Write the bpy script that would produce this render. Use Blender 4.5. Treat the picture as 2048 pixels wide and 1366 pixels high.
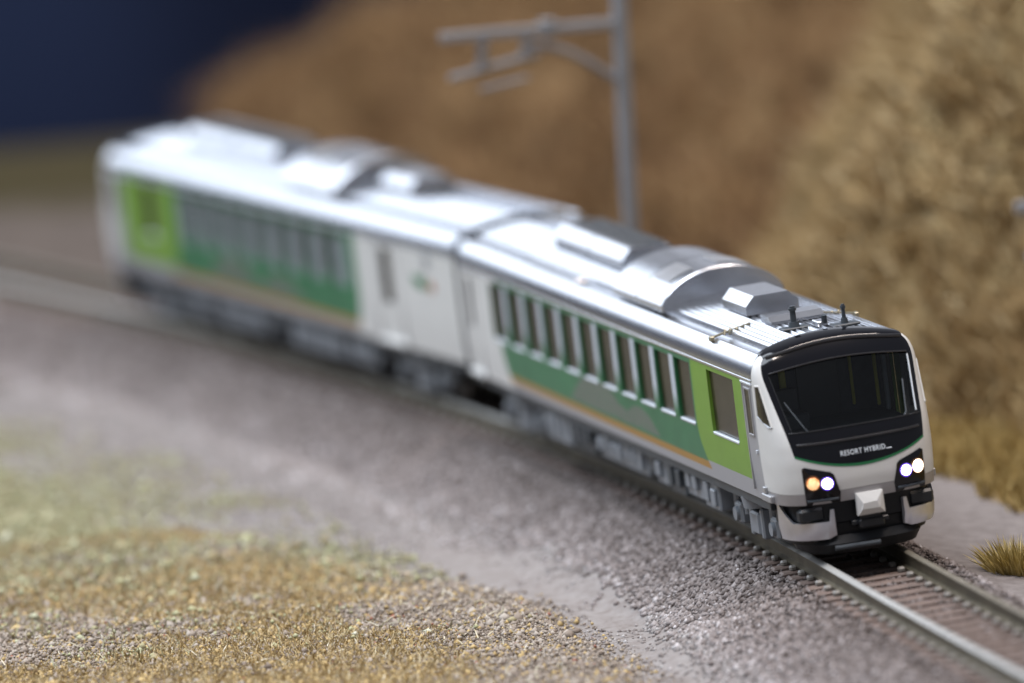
import bpy, bmesh, math, random
import numpy as np
from mathutils import Matrix, Vector, Euler

random.seed(7); rng = np.random.default_rng(7)
for o in list(bpy.data.objects): bpy.data.objects.remove(o)
S = bpy.context.scene
COL = S.collection
# ------------------------------------------------------------------ camera (1 unit = 1 cm of the model)
cam_d = bpy.data.cameras.new('camera'); cam = bpy.data.objects.new('camera', cam_d); COL.objects.link(cam)
RW = [[-0.962294244352381, -0.08437572093741658, 0.2585933583883608], [0.26708300312488514, -0.11295470216876136, 0.9570307752103685], [-0.05154082583809248, 0.9900110973995481, 0.13123098070832895]]
M = Matrix(RW).to_4x4(); M.translation = Vector((29.71322619594105, 94.71325442174562, 15.803402169871603))
cam.matrix_world = M
cam_d.sensor_width = 36.0; cam_d.lens = 313.125; cam_d.clip_start = 1; cam_d.clip_end = 2000
cam_d.dof.use_dof = True; cam_d.dof.focus_distance = 101.6; cam_d.dof.aperture_fstop = 0.185; cam_d.dof.aperture_blades = 0
S.camera = cam
# ------------------------------------------------------------------ exposure, world, lamps
S.render.engine = 'CYCLES'
S.view_settings.view_transform = 'Standard'; S.view_settings.look = 'None'
S.view_settings.exposure = 0.16; S.view_settings.gamma = 1.0
S.cycles.use_denoising = True
S.cycles.max_bounces = 6; S.cycles.diffuse_bounces = 2; S.cycles.glossy_bounces = 3; S.cycles.transmission_bounces = 4
S.cycles.caustics_reflective = False; S.cycles.caustics_refractive = False
S.cycles.sample_clamp_indirect = 6
world = bpy.data.worlds.new('World'); S.world = world; world.use_nodes = True
wbg = world.node_tree.nodes['Background']
wbg.inputs[0].default_value = (0.66, 0.70, 0.80, 1); wbg.inputs[1].default_value = 0.32
def area(name, loc, target, sx, sy, power, color):
    l = bpy.data.lights.new(name, 'AREA'); l.shape = 'RECTANGLE'; l.size = sx; l.size_y = sy
    l.energy = power; l.color = color
    o = bpy.data.objects.new(name, l); COL.objects.link(o); o.location = loc
    o.rotation_euler = (Vector(target) - Vector(loc)).to_track_quat('-Z', 'Y').to_euler()
    return o
# cool hall light from high up behind-left, cool ceiling light overhead, warm lamp in front above
area('hall_light_back', (108, -215, 76), (0, -8, 1), 230, 112, 190000, (0.78, 0.87, 1.0))
area('roof_fill_far', (-62, -215, 42), (0, -8, 1), 105, 44, 5500, (0.84, 0.88, 1.0))  # added dim fill panel, lifts the flat roofs with a soft reflection
area('hall_light_top', (55, -10, 120), (2, -8, 0), 110, 90, 268000, (0.83, 0.90, 1.0))
area('hall_light_front', (-18, 30, 156), (0, -2, 1), 90, 8, 170000, (1.0, 0.86, 0.77))

# ------------------------------------------------------------------ material helpers
def socket(nt, v):
    return v
class X:
    """tiny expression wrapper round Math nodes"""
    def __init__(s, nt, out): s.nt, s.o = nt, out
    def _op(s, op, b, c=None, swap=False):
        n = s.nt.nodes.new('ShaderNodeMath'); n.operation = op
        args = [s, b] if c is None else [s, b, c]
        if swap: args = [b, s]
        for i, a in enumerate(args):
            if a is None: continue
            if isinstance(a, X): s.nt.links.new(a.o, n.inputs[i])
            else: n.inputs[i].default_value = a
        return X(s.nt, n.outputs[0])
    def __add__(s, b): return s._op('ADD', b)
    __radd__ = __add__
    def __sub__(s, b): return s._op('SUBTRACT', b)
    def __rsub__(s, b): return s._op('SUBTRACT', b, swap=True)
    def __mul__(s, b): return s._op('MULTIPLY', b)
    __rmul__ = __mul__
    def __truediv__(s, b): return s._op('DIVIDE', b)
    def lt(s, b): return s._op('LESS_THAN', b)
    def gt(s, b): return s._op('GREATER_THAN', b)
    def mx(s, b): return s._op('MAXIMUM', b)
    def mn(s, b): return s._op('MINIMUM', b)
def new_mat(name):
    m = bpy.data.materials.new(name); m.use_nodes = True
    return m, m.node_tree, m.node_tree.nodes['Principled BSDF']
def coords(nt):
    tc = nt.nodes.new('ShaderNodeTexCoord'); sp = nt.nodes.new('ShaderNodeSeparateXYZ')
    nt.links.new(tc.outputs['Object'], sp.inputs[0])
    return tc.outputs['Object'], X(nt, sp.outputs[0]), X(nt, sp.outputs[1]), X(nt, sp.outputs[2])
def noise(nt, vec, scale, detail=3, rough=0.55, dim='3D'):
    n = nt.nodes.new('ShaderNodeTexNoise'); n.inputs['Scale'].default_value = scale
    n.inputs['Detail'].default_value = detail; n.inputs['Roughness'].default_value = rough
    nt.links.new(vec, n.inputs['Vector'])
    return n.outputs['Fac'] if 'Fac' in n.outputs else n.outputs[0]
def ramp(nt, fac, stops):
    r = nt.nodes.new('ShaderNodeValToRGB'); nt.links.new(fac, r.inputs[0])
    e = r.color_ramp.elements
    while len(e) < len(stops): e.new(0.5)
    for i, (p, c) in enumerate(stops): e[i].position = p; e[i].color = (*c, 1)
    return r.outputs[0]
def mixc(nt, fac, a, b):
    n = nt.nodes.new('ShaderNodeMix'); n.data_type = 'RGBA'
    if isinstance(fac, X): fac = fac.o
    if isinstance(fac, (int, float)): n.inputs[0].default_value = fac
    else: nt.links.new(fac, n.inputs[0])
    for i, c in ((6, a), (7, b)):
        if isinstance(c, tuple): n.inputs[i].default_value = (*c, 1)
        else: nt.links.new(c, n.inputs[i])
    return n.outputs[2]
def bump(nt, b, height, strength=0.3, dist=0.02):
    n = nt.nodes.new('ShaderNodeBump'); n.inputs['Strength'].default_value = strength; n.inputs['Distance'].default_value = dist
    nt.links.new(height, n.inputs['Height']); nt.links.new(n.outputs[0], b.inputs['Normal'])
def simple(name, col, rough=0.5, metal=0.0, spec=0.5, var=0.0, scale=6, emis=None, es=0, grain=0.0, coat=0.0):
    m, nt, b = new_mat(name)
    b.inputs['Base Color'].default_value = (*col, 1); b.inputs['Roughness'].default_value = rough
    b.inputs['Metallic'].default_value = metal; b.inputs['Specular IOR Level'].default_value = spec
    b.inputs['Coat Weight'].default_value = coat
    if var:
        v, x, y, z = coords(nt)
        f = noise(nt, v, scale, 4)
        lo = tuple(c * (1 - var) for c in col); hi = tuple(min(1, c * (1 + var)) for c in col)
        nt.links.new(ramp(nt, f, [(0.3, lo), (0.7, hi)]), b.inputs['Base Color'])
    if grain:
        v, x, y, z = coords(nt)
        bump(nt, b, noise(nt, v, 90, 2), grain, 0.01)
    if emis: b.inputs['Emission Color'].default_value = (*emis, 1); b.inputs['Emission Strength'].default_value = es
    return m

WHITE = (0.66, 0.655, 0.635); GREEN = (0.030, 0.165, 0.060); LIME = (0.165, 0.315, 0.035); SILV = (0.33, 0.33, 0.345); ORANGE = (0.37, 0.195, 0.03)
m_white = simple('white_paint', WHITE, 0.38, var=0.03, scale=3, grain=0.06)
m_silver = simple('silver_paint', (0.56, 0.57, 0.60), 0.24, metal=0.97, var=0.05, scale=8, grain=0.07)
m_silver_dull = simple('dull_silver_paint', (0.40, 0.40, 0.41), 0.42, metal=0.55, var=0.06, grain=0.1)
m_guard = simple('guard_silver', (0.60, 0.61, 0.66), 0.32, metal=0.8, var=0.05, grain=0.05)
m_band = simple('grey_band_paint', (0.36, 0.35, 0.36), 0.42, metal=0.4, var=0.04)
m_black = simple('gloss_black', (0.004, 0.004, 0.006), 0.10, spec=0.4)
m_plough = simple('plough_black', (0.008, 0.009, 0.011), 0.5, spec=.3)
m_ridge = simple('satin_black', (0.012, 0.011, 0.012), 0.30, spec=0.9)
m_dark = simple('dark_plastic', (0.011, 0.013, 0.016), 0.42, var=0.2, grain=0.1)
m_under = simple('grey_plastic', (0.21, 0.23, 0.255), 0.40, var=0.12, scale=4, grain=0.12)
m_under_d = simple('dark_grey_plastic', (0.045, 0.055, 0.065), 0.45, var=0.15)
m_wheel = simple('wheel_metal', (0.06, 0.055, 0.05), 0.35, metal=0.7)
m_green = simple('green_paint', (0.022, 0.14, 0.05), 0.38)
m_lime = simple('lime_paint', LIME, 0.38)
m_sill = simple('pale_trim', (0.62, 0.66, 0.70), 0.25, metal=0.2)  # painted pale for lit sills and the far jamb glint, also trim
m_text = simple('lettering_white', (0.72, 0.78, 0.84), 0.5)
m_lineg = simple('green_line_paint', (0.012, 0.16, 0.055), 0.4)
m_gap = simple('bellows_rubber', (0.05, 0.055, 0.06), 0.6)
m_brass = simple('brass_wire', (0.36, 0.33, 0.24), 0.4, metal=0.6)
m_seat = simple('cab_yellow', (0.42, 0.40, 0.05), 0.5)
m_cabwall = simple('cab_dark_wall', (0.030, 0.036, 0.045), 0.6, var=0.3)
m_hl_w = simple('lit_white_lens', (1, 1, 1), 0.2, emis=(0.90, 0.88, 1.0), es=9)
m_hl_y = simple('lit_warm_lens', (1, 0.9, 0.7), 0.2, emis=(1.0, 0.80, 0.62), es=4.5)
m_halo = simple('violet_glow_rim', (0.10, 0.06, 0.5), 0.2, emis=(0.22, 0.10, 1.0), es=0.9)  # rim emits violet to stand for the glow round the lit lens
m_hl_bezel = simple('lens_bezel', (0.25, 0.12, 0.06), 0.25, metal=0.7)
def mat_amber():
    m, nt, b = new_mat('dim_amber_lens'); v, x, y, z = coords(nt)
    f = noise(nt, v, 9, 2)
    c = ramp(nt, f, [(0.32, (0.10, 0.02, 0.005)), (0.5, (0.75, 0.30, 0.10)), (0.66, (1.0, 0.66, 0.34))])
    nt.links.new(c, b.inputs['Base Color']); nt.links.new(c, b.inputs['Emission Color']); b.inputs['Emission Strength'].default_value = 0.8
    b.inputs['Roughness'].default_value = 0.15
    return m
m_hl_a = mat_amber()
def mat_glass():
    m, nt, b = new_mat('tinted_windscreen')
    nt.nodes.remove(b)
    out = nt.nodes['Material Output']
    t = nt.nodes.new('ShaderNodeBsdfTransparent'); t.inputs[0].default_value = (0.80, 0.83, 0.82, 1)
    g = nt.nodes.new('ShaderNodeBsdfGlossy'); g.inputs[0].default_value = (1, 1, 1, 1); g.inputs[1].default_value = 0.05
    fr = nt.nodes.new('ShaderNodeFresnel'); fr.inputs[0].default_value = 1.4
    mx = nt.nodes.new('ShaderNodeMixShader')
    nt.links.new(fr.outputs[0], mx.inputs[0]); nt.links.new(t.outputs[0], mx.inputs[1]); nt.links.new(g.outputs[0], mx.inputs[2])
    nt.links.new(mx.outputs[0], out.inputs[0])
    return m
m_glass = mat_glass()
def mat_pane(name, a, b_, rough=0.22):
    m, nt, b = new_mat(name); v, x, y, z = coords(nt)
    nt.links.new(ramp(nt, noise(nt, v, 5, 4), [(0.3, a), (0.7, b_)]), b.inputs['Base Color'])
    b.inputs['Roughness'].default_value = rough; b.inputs['Specular IOR Level'].default_value = 0.35
    return m
m_pane = mat_pane('brown_tinted_pane', (0.020, 0.016, 0.010), (0.045, 0.036, 0.022))
m_pane_g = mat_pane('grey_reflection_pane', (0.20, 0.225, 0.245), (0.27, 0.295, 0.315), 0.3)  # grey stands for light reflected in the rear car's panes
def mat_pillar(name, top, ):
    m, nt, b = new_mat(name); v, x, y, z = coords(nt)
    f = ((z - 1.36) / 0.22)
    n = nt.nodes.new('ShaderNodeClamp'); nt.links.new(f.o, n.inputs[0])
    nt.links.new(mixc(nt, n.outputs[0], (0.030, 0.165, 0.060), top), b.inputs['Base Color'])
    b.inputs['Roughness'].default_value = 0.4
    return m
m_pillar = mat_pillar('pillar_gradient', (0.52, 0.56, 0.62))  # pale at the top, fading to green at the bottom
m_pillar_d = mat_pillar('pillar_recess_shade', (0.004, 0.016, 0.008))  # near-black stands for the shadow in the recesses between panes

def mat_livery(name, gl, lw, pf, hump):
    """printed body side: lime / green / white / silver, orange stripe, grey stippled picture.  y runs back from the nose"""
    m, nt, b = new_mat(name); v, x, y, z = coords(nt)
    def below(z0, k): 
        d = (z0 - z).mx(0.0); return d * d * k
    b1 = gl + below(1.35, 1.1)               # lime | green
    b2 = lw + below(1.30, 0.85)               # green | white
    white_fac = noise(nt, v, 3, 3)
    c = ramp(nt, white_fac, [(0.3, tuple(k * .96 for k in WHITE)), (0.7, tuple(k * 1.03 for k in WHITE))])
    g0 = ramp(nt, noise(nt, v, 2.2, 3), [(0.3, (0.021, 0.14, 0.060)), (0.7, (0.031, 0.18, 0.076))])
    # grey stippled landscape print
    if hump:
        st = X(nt, noise(nt, v, 30, 1)).gt(0.42)
        h = None
        for (yc, wd, top) in hump:
            d = (y - yc) / wd; q = top - (d * d) * 0.5
            h = q if h is None else h.mx(q)
        inside = z.lt(h) * z.gt(0.93)
        g0 = mixc(nt, inside * (st * 0.62 + 0.2), g0, (0.155, 0.15, 0.14))
    c = mixc(nt, y.gt(b2) * z.gt(0.885), c, g0)
    c = mixc(nt, y.gt(b2) * z.lt(0.885) * z.gt(0.800), c, ORANGE)
    lim = ramp(nt, noise(nt, v, 2.5, 3), [(0.3, tuple(k * .93 for k in LIME)), (0.7, tuple(k * 1.05 for k in LIME))])
    c = mixc(nt, y.gt(b1) * z.gt(0.90), c, lim)
    c = mixc(nt, y.gt(b1) * z.lt(0.90), c, SILV)
    c = mixc(nt, z.lt(0.800) * y.gt(b2), c, SILV)
    c = mixc(nt, y.gt(-1.27), c, SILV)
    nt.links.new(c, b.inputs['Base Color']); b.inputs['Roughness'].default_value = 0.36
    bump(nt, b, noise(nt, v, 80, 2), 0.05, 0.01)
    return m

# ------------------------------------------------------------------ mesh helpers
def link(o, parent=None):
    COL.objects.link(o)
    if parent is not None: o.parent = parent
    return o
class MB:
    def __init__(s): s.v, s.f, s.m = [], [], []
    def add(s, vs, fs, mi=0):
        n = len(s.v); s.v += [tuple(p) for p in vs]
        s.f += [tuple(i + n for i in f) for f in fs]; s.m += [mi] * len(fs)
    def box(s, x0, x1, y0, y1, z0, z1, mi=0, c=0.012):
        """chamfered box"""
        c = min(c, .3 * (x1 - x0), .3 * (y1 - y0), .3 * (z1 - z0))
        X_, Y_, Z_ = (x0, x1), (y0, y1), (z0, z1); vs = []; idx = {}
        for i in (0, 1):
            for j in (0, 1):
                for k in (0, 1):
                    sx, sy, sz = (1 - 2 * i), (1 - 2 * j), (1 - 2 * k)
                    for ax in range(3):
                        p = [X_[i] + sx * c, Y_[j] + sy * c, Z_[k] + sz * c]
                        p[ax] = (X_[i], Y_[j], Z_[k])[ax]
                        idx[i, j, k, ax] = len(vs); vs.append(p)
        fs = []
        def q(*l): fs.append(tuple(l))
        for i in (0, 1):
            l = [idx[i, 0, 0, 0], idx[i, 1, 0, 0], idx[i, 1, 1, 0], idx[i, 0, 1, 0]]; q(*(l if i else l[::-1]))
            l = [idx[0, i, 0, 1], idx[1, i, 0, 1], idx[1, i, 1, 1], idx[0, i, 1, 1]]; q(*(l[::-1] if i else l))
            l = [idx[0, 0, i, 2], idx[1, 0, i, 2], idx[1, 1, i, 2], idx[0, 1, i, 2]]; q(*(l if i else l[::-1]))
        for a in (0, 1):
            for bb in (0, 1):
                q(idx[0, a, bb, 1], idx[1, a, bb, 1], idx[1, a, bb, 2], idx[0, a, bb, 2])
                q(idx[a, 0, bb, 0], idx[a, 1, bb, 0], idx[a, 1, bb, 2], idx[a, 0, bb, 2])
                q(idx[a, bb, 0, 0], idx[a, bb, 1, 0], idx[a, bb, 1, 1], idx[a, bb, 0, 1])
        for i in (0, 1):
            for j in (0, 1):
                for k in (0, 1): q(idx[i, j, k, 0], idx[i, j, k, 1], idx[i, j, k, 2])
        s.add(vs, fs, mi)
    def prism(s, poly, axis, a0, a1, mi=0):
        """extrude polygon (list of 2-tuples) along axis"""
        def P(p, a):
            return (a, p[0], p[1]) if axis == 0 else (p[0], a, p[1]) if axis == 1 else (p[0], p[1], a)
        n = len(poly)
        vs = [P(p, a0) for p in poly] + [P(p, a1) for p in poly]
        fs = [tuple(range(n)), tuple(range(2 * n - 1, n - 1, -1))] + [(i, (i + 1) % n, n + (i + 1) % n, n + i) for i in range(n)]
        s.add(vs, fs, mi)
    def cyl(s, p0, p1, r0, r1=None, n=14, mi=0):
        r1 = r0 if r1 is None else r1
        p0, p1 = Vector(p0), Vector(p1); d = (p1 - p0).normalized()
        a = d.orthogonal().normalized(); b = d.cross(a)
        vs = []
        for p, r in ((p0, r0), (p1, r1)):
            for i in range(n):
                t = 2 * math.pi * i / n; vs.append(p + (a * math.cos(t) + b * math.sin(t)) * r)
        fs = [(i, (i + 1) % n, n + (i + 1) % n, n + i) for i in range(n)] + [tuple(range(n - 1, -1, -1)), tuple(range(n, 2 * n))]
        s.add(vs, fs, mi)
    def grid(s, rows, mi=0, flip=False):
        """rows: list of equally long lists of points"""
        n = len(rows[0]); vs = [p for r in rows for p in r]; fs = []
        for i in range(len(rows) - 1):
            for j in range(n - 1):
                q = (i * n + j, i * n + j + 1, (i + 1) * n + j + 1, (i + 1) * n + j)
                fs.append(q[::-1] if flip else q)
        s.add(vs, fs, mi)
    def build(s, name, mats, parent=None, smooth=True, angle=32, recalc=True):
        me = bpy.data.meshes.new(name); me.from_pydata(s.v, [], s.f)
        for m in (mats if isinstance(mats, (list, tuple)) else [mats]): me.materials.append(m)
        me.polygons.foreach_set('material_index', s.m)
        if recalc:
            bm = bmesh.new(); bm.from_mesh(me); bmesh.ops.recalc_face_normals(bm, faces=bm.faces); bm.to_mesh(me); bm.free()
        if smooth:
            me.polygons.foreach_set('use_smooth', [True] * len(me.polygons)); me.set_sharp_from_angle(angle=math.radians(angle))
        me.update()
        return link(bpy.data.objects.new(name, me), parent)
def empty(name, label=None, cat=None, group=None):
    o = bpy.data.objects.new(name, None); COL.objects.link(o); o.empty_display_size = 0.3
    if label: o['label'] = label; o['category'] = cat
    if group: o['group'] = group
    return o
def tri_mesh(name, V, F, mats, attr=None, parent=None, smooth=False):
    me = bpy.data.meshes.new(name)
    V = np.asarray(V, dtype=np.float32); F = np.asarray(F, dtype=np.int32); k = F.shape[1]
    me.vertices.add(len(V)); me.vertices.foreach_set('co', V.ravel())
    me.loops.add(F.size); me.loops.foreach_set('vertex_index', F.ravel())
    me.polygons.add(len(F)); me.polygons.foreach_set('loop_start', np.arange(0, F.size, k, dtype=np.int32))
    me.update(calc_edges=True)
    if smooth: me.polygons.foreach_set('use_smooth', np.ones(len(F), dtype=bool))
    if attr is not None:
        a = me.attributes.new('tint', 'FLOAT', 'POINT'); a.data.foreach_set('value', np.asarray(attr, dtype=np.float32))
    for m in (mats if isinstance(mats, (list, tuple)) else [mats]): me.materials.append(m)
    return link(bpy.data.objects.new(name, me), parent)

# ------------------------------------------------------------------ body section
WZ = np.array([.60, .70, .90, 1.15, 1.45, 1.9, 2.09, 2.15, 2.20, 2.26, 2.31, 2.345, 2.37]); WX = np.array([.925, .940, .955, .967, .970, .968, .965, .960, .950, .930, .900, .865, .82])
def Wd(z): return float(np.interp(z, WZ, WX))
_zz = np.linspace(.5, 2.6, 421)
_yy = np.interp(_zz, [.5, .62, .74, .95, 1.2, 1.38, 1.53, 2.0, 2.3, 2.42, 2.6], [-.09, -.05, -.02, 0, -.015, -.05, -.11, -.40, -.60, -.70, -.9])
_k = np.exp(-np.linspace(-2, 2, 25) ** 2); _k /= _k.sum()
_yy = np.convolve(np.pad(_yy, 12, mode='edge'), _k, mode='valid')
def Yf(z): return float(np.interp(z, _zz, _yy))
YB, NEXP = -.83, 3.4
def ang(q): q = min(abs(q), 1.0); return math.atan2((1 - q ** NEXP) ** (1 / NEXP), q)
def nose(phi, z, off=0.0):
    """phi: 90 deg = centre of the front, 0 = near side (+x), 180 = far side"""
    def P(ph, zz):
        c, s_ = math.cos(ph), max(0.0, math.sin(ph)); r = (abs(c) ** NEXP + s_ ** NEXP) ** (-1 / NEXP)
        return Vector((Wd(zz) * c * r, YB + (Yf(zz) - YB) * s_ * r, zz))
    p = P(phi, z)
    if off:
        e = 0.01; n = (P(min(phi + e, math.pi), z) - P(max(phi - e, 0), z)).cross(P(phi, z + e) - P(phi, z - e))
        n.normalize()
        if n.y < 0 and abs(n.y) > .3 or n.x * p.x < 0 and abs(n.x) > .5: n = -n
        p = p + n * off
    return p
def qphi(q):  # signed q -> phi
    a = ang(q); return a if q >= 0 else math.pi - a
def roofz(x):
    x = abs(x); return 2.485 - 0.105 * (x / 0.80) ** 2
def qmask(z): return float(np.interp(z, [1.10, 1.275, 2.35], [.79, .795, .958]))
def zmb(q): return 1.105 + .170 * (q / .795) ** 2
def zmt(q): return 2.425 - .085 * (q / .96) ** 2
def zwt(q): return 2.235 - .075 * (q / .9) ** 2
ZWB = 1.535

def xy_on_nose(x, z, off=0.0):
    return nose(qphi(max(-.999, min(.999, x / Wd(z)))), z, off)
def patch(mb, fn, nu, nv, off=0.0, mi=0):
    rows = []
    for j in range(nv + 1):
        row = []
        for i in range(nu + 1):
            ph, z = fn(i / nu, j / nv); row.append(nose(ph, z, off))
        rows.append(row)
    mb.grid(rows, mi)

def side_wall(mb, s, y0, y1, wins, zlo=.70, zhi=2.09):
    zc = sorted(set([zlo, .8, .9, 1.0, 1.15, 1.3, 1.45, 1.7, 1.9, zhi] + [w[2] for w in wins] + [w[3] for w in wins]))
    yc = sorted(set([y0, y1] + [w[0] for w in wins] + [w[1] for w in wins] + list(np.arange(y0, y1, 1.0))))
    vs, fs, id_ = [], [], {}
    for j, z in enumerate(zc):
        for i, y in enumerate(yc):
            id_[i, j] = len(vs); vs.append((s * Wd(z), y, z))
    for j in range(len(zc) - 1):
        for i in range(len(yc) - 1):
            ym, zm = (yc[i] + yc[i + 1]) / 2, (zc[j] + zc[j + 1]) / 2
            if any(w[0] < ym < w[1] and w[2] < zm < w[3] for w in wins): continue
            q = (id_[i, j], id_[i + 1, j], id_[i + 1, j + 1], id_[i, j + 1]); fs.append(q if s > 0 else q[::-1])
    mb.add(vs, fs)

def window(parent, s, w, reveal, pane, sill, depth=.040, name='window'):
    """reveal frame of the opening (part) with its pane (sub-part)"""
    y0, y1, z0, z1 = w; mb = MB()
    def p(y, z, d): return (s * (Wd(z) - d), y, z)
    out = [p(y0, z0, .001), p(y1, z0, .001), p(y1, z1, .001), p(y0, z1, .001)]; inn = [p(y0, z0, depth), p(y1, z0, depth), p(y1, z1, depth), p(y0, z1, depth)]
    for i in range(4):
        j = (i + 1) % 4; f = (0, 1, 2, 3)
        mb.add([out[i], out[j], inn[j], inn[i]], [f if s > 0 else f[::-1]], 1 if i == 0 else 0)
    # sill strip just proud under the pane, pale colour stands for light on it
    if sill:
        mb.box(*(sorted((s * (Wd(z0) - .03), s * (Wd(z0) + .008)))), y0 + .02, y1 - .02, z0 - .028, z0 + .004, 1, .006)
    fr = mb.build(name, [reveal, sill or reveal], parent, recalc=False, smooth=False)
    mb = MB(); e = .003
    mb.box(*sorted((s * (Wd(z0) - depth - .01), s * (Wd(z0) - depth + .004))), y0 + e, y1 - e, z0 + e, z1 - e, 0, .003)
    mb.build('pane', pane, fr)
    return fr

def make_car(name, label, L, spec):
    car = empty(name, label, 'train car', 'cars of the model train')
    liv = mat_livery(name + '_livery', spec['gl'], spec['lw'], None, spec['hump'])
    # ---- body sides, floor and end
    mb = MB()
    wins = list(spec['wins']) + [spec['limewin']] + spec['doorwins']
    for s in (1, -1): side_wall(mb, s, -L, YB, wins)
    e = [(s * Wd(z), -L, z) for s, zs in ((-1, [.7, 1.15, 1.9, 2.09, 2.2, 2.31]), (1, [2.31, 2.2, 2.09, 1.9, 1.15, .7])) for z in zs]
    mb.add(e, [tuple(range(len(e)))], 1)
    mb.box(-.91, .91, -L + .01, -.86, .58, .70, 1, .01)
    mb.build('body', [liv, m_under_d], car, recalc=False)
    # ---- roof: shoulder, gutter flat, longitudinal ribs
    prof = []
    half = [(.972, 2.075), (.972, 2.10), (.965, 2.105), (.962, 2.14), (.950, 2.20), (.930, 2.26), (.900, 2.31), (.865, 2.345), (.845, 2.357), (.835, 2.372), (.815, 2.372), (.805, 2.350), (.668, 2.352), (.655, roofz(.655) - .004)]
    xs = []; x = .64
    while x > .02:
        xs += [(x, 0), (x - .026, 1), (x - .034, 1), (x - .038, 0)]; x -= .072
    half += [(a, roofz(a) + (.020 if t else -.004)) for a, t in xs]
    prof = half + [(-a, b) for a, b in half[::-1]]
    mb = MB()
    def yend(x): return -1.00 + .165 * min(1, abs(x) / .93) ** 2
    ys = [-L] + list(np.linspace(-L + .5, -2, 14)) + [None]
    rows = [[(a, (yend(a) if y is None else y), b) for a, b in prof] for y in ys]
    mb.grid(rows)
    mb.add([(a, -L, b) for a, b in prof], [tuple(range(len(prof)))])
    mb.build('roof', m_silver, car, angle=25)
    # ---- windows, pillars, doors
    for s in (1, -1):
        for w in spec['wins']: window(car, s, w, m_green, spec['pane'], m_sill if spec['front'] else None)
        window(car, s, spec['limewin'], m_lime, m_pane, m_sill, name='observation_window')
        for w in spec['doorwins']: window(car, s, w, m_band, m_pane, None, name='door_window')
        ws = sorted(spec['wins'])
        for a, b_ in zip(ws[:-1], ws[1:]):
            mb = MB(); y0, y1 = a[1] + .004, b_[0] - (.03 if spec['front'] else .01)
            mb.grid([[(s * (Wd(z) + .008), y, z) for y in ((y0, y1) if s > 0 else (y1, y0))] for z in np.linspace(a[2] + .01, a[3] + .02, 5)])
            mb.grid([[(s * (Wd(z) + d), y1, z) for d in ((.008, -.002) if s > 0 else (-.002, .008))] for z in (a[2] + .01, a[3] + .02)])
            mb.build('window_pillar', spec['pillar'], car, recalc=False)
    for s in (1, -1):      # passenger door leaf lines, doors near the rear end
        for (a, b_) in spec['doors']:
            mb = MB()
            for y in (a, b_): mb.box(*sorted((s * .94, s * .974)), y - .012, y + .012, .74, 2.05, 0, .004)
            mb.box(*sorted((s * .94, s * .974)), a, b_, 2.04, 2.065, 0, .004)
            mb.box(*sorted((s * .93, s * 1.0)), a - .02, b_ + .02, .70, .76, 1, .008)
            mb.build('passenger_door', [m_band, m_white], car)
        # cab door with its own narrow window
        mb = MB()
        mb.box(*sorted((s * .93, s * .976)), -1.235, -1.215, .80, 2.05, 0, .004)
        mb.box(*sorted((s * .93, s * .982)), -1.25, -.845, 2.035, 2.065, 1, .006)
        for (ya, yb2, za, zb) in ((-1.145, -1.12, 1.44, 2.0), (-.945, -.92, 1.44, 2.0), (-1.12, -.945, 1.975, 2.0), (-1.12, -.945, 1.44, 1.465)):
            mb.box(*sorted((s * .95, s * .982)), ya, yb2, za, zb, 0, .004)
        mb.box(*sorted((s * .965, s * .985)), -.93, -.89, 1.25, 1.29, 1, .004)
        dr = mb.build('cab_door', [m_silver_dull, m_sill], car)
        mb = MB(); mb.box(*sorted((s * .955, s * .974)), -1.12, -.945, 1.465, 1.975, 0, .003); mb.build('pane', m_pane, dr)
        mb = MB(); mb.box(*sorted((s * .90, s * .99)), -.90, -.56, .715, .80, 0, .01); mb.box(*sorted((s * .90, s * .985)), -.84, -.76, .80, .88, 0, .008)
        mb.build('cab_step', m_silver_dull, car)
    # ---- front cowl: white cheeks and nose
    mb = MB()
    zc0 = .835; ZT = 2.345
    for sgn in (1, -1):
        def ck(u, v, sgn=sgn):
            z = zc0 + (ZT - zc0) * v; p0 = ang(qmask(z)); ph = p0 * (1 - u)
            return (ph if sgn > 0 else math.pi - ph), z
        patch(mb, ck, 18, 40)
        # cheek top, rolled over the shoulder
        rows = []
        for v in np.linspace(0, 1, 4):
            row = []
            for u in np.linspace(0, 1, 7):
                ph = ang(qmask(ZT)) * (1 - u); p = nose(ph, ZT); p = Vector((p.x * (1 - .11 * v), p.y - .02 * v, ZT + .03 * math.sin(v * 1.57)))
                p.x *= sgn; row.append(p)
            rows.append(row)
        mb.grid(rows)
    def nb(u, v):
        ph = ang(.795) + (math.pi - 2 * ang(.795)) * u; c, s_ = math.cos(ph), math.sin(ph); q = c * (abs(c) ** NEXP + s_ ** NEXP) ** (-1 / NEXP)
        return ph, zc0 + (zmb(q) - zc0) * v
    patch(mb, nb, 40, 8)
    cowl = mb.build('front_cowl', m_white, car)
    mb = MB(); patch(mb, lambda u, v: (math.pi * u, .705 + (.834 - .705) * v), 60, 3, .003)
    mb.build('lower_band', m_band, car)  # also grey across the front centre, where it stands for shade under the chin
    # ---- black mask round the windscreen
    mb = MB()
    def qof(u, z): return (2 * u - 1) * qmask(z)
    def mk(lo, hi, nv):
        def fn(u, v):
            t = 2 * u - 1; q0 = t * .80
            for _ in range(3):
                z = lo(q0) + (hi(q0) - lo(q0)) * v; q0 = t * qmask(z)
            return qphi(q0), z
        patch(mb, fn, 40, nv)
    mk(zmb, lambda q: ZWB, 8); mk(zwt, zmt, 5)
    for sgn in (1, -1):
        def sd(u, v, sgn=sgn):
            q = qmask(1.9); zt = zwt(.88); z = ZWB + (zt - ZWB) * v; q = sgn * (qmask(z) - .062 * u)
            return qphi(q), z + (0 if v < .999 else 0)
        patch(mb, sd, 3, 14)
    mask = mb.build('front_mask', m_black, car)
    mb = MB()
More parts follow.
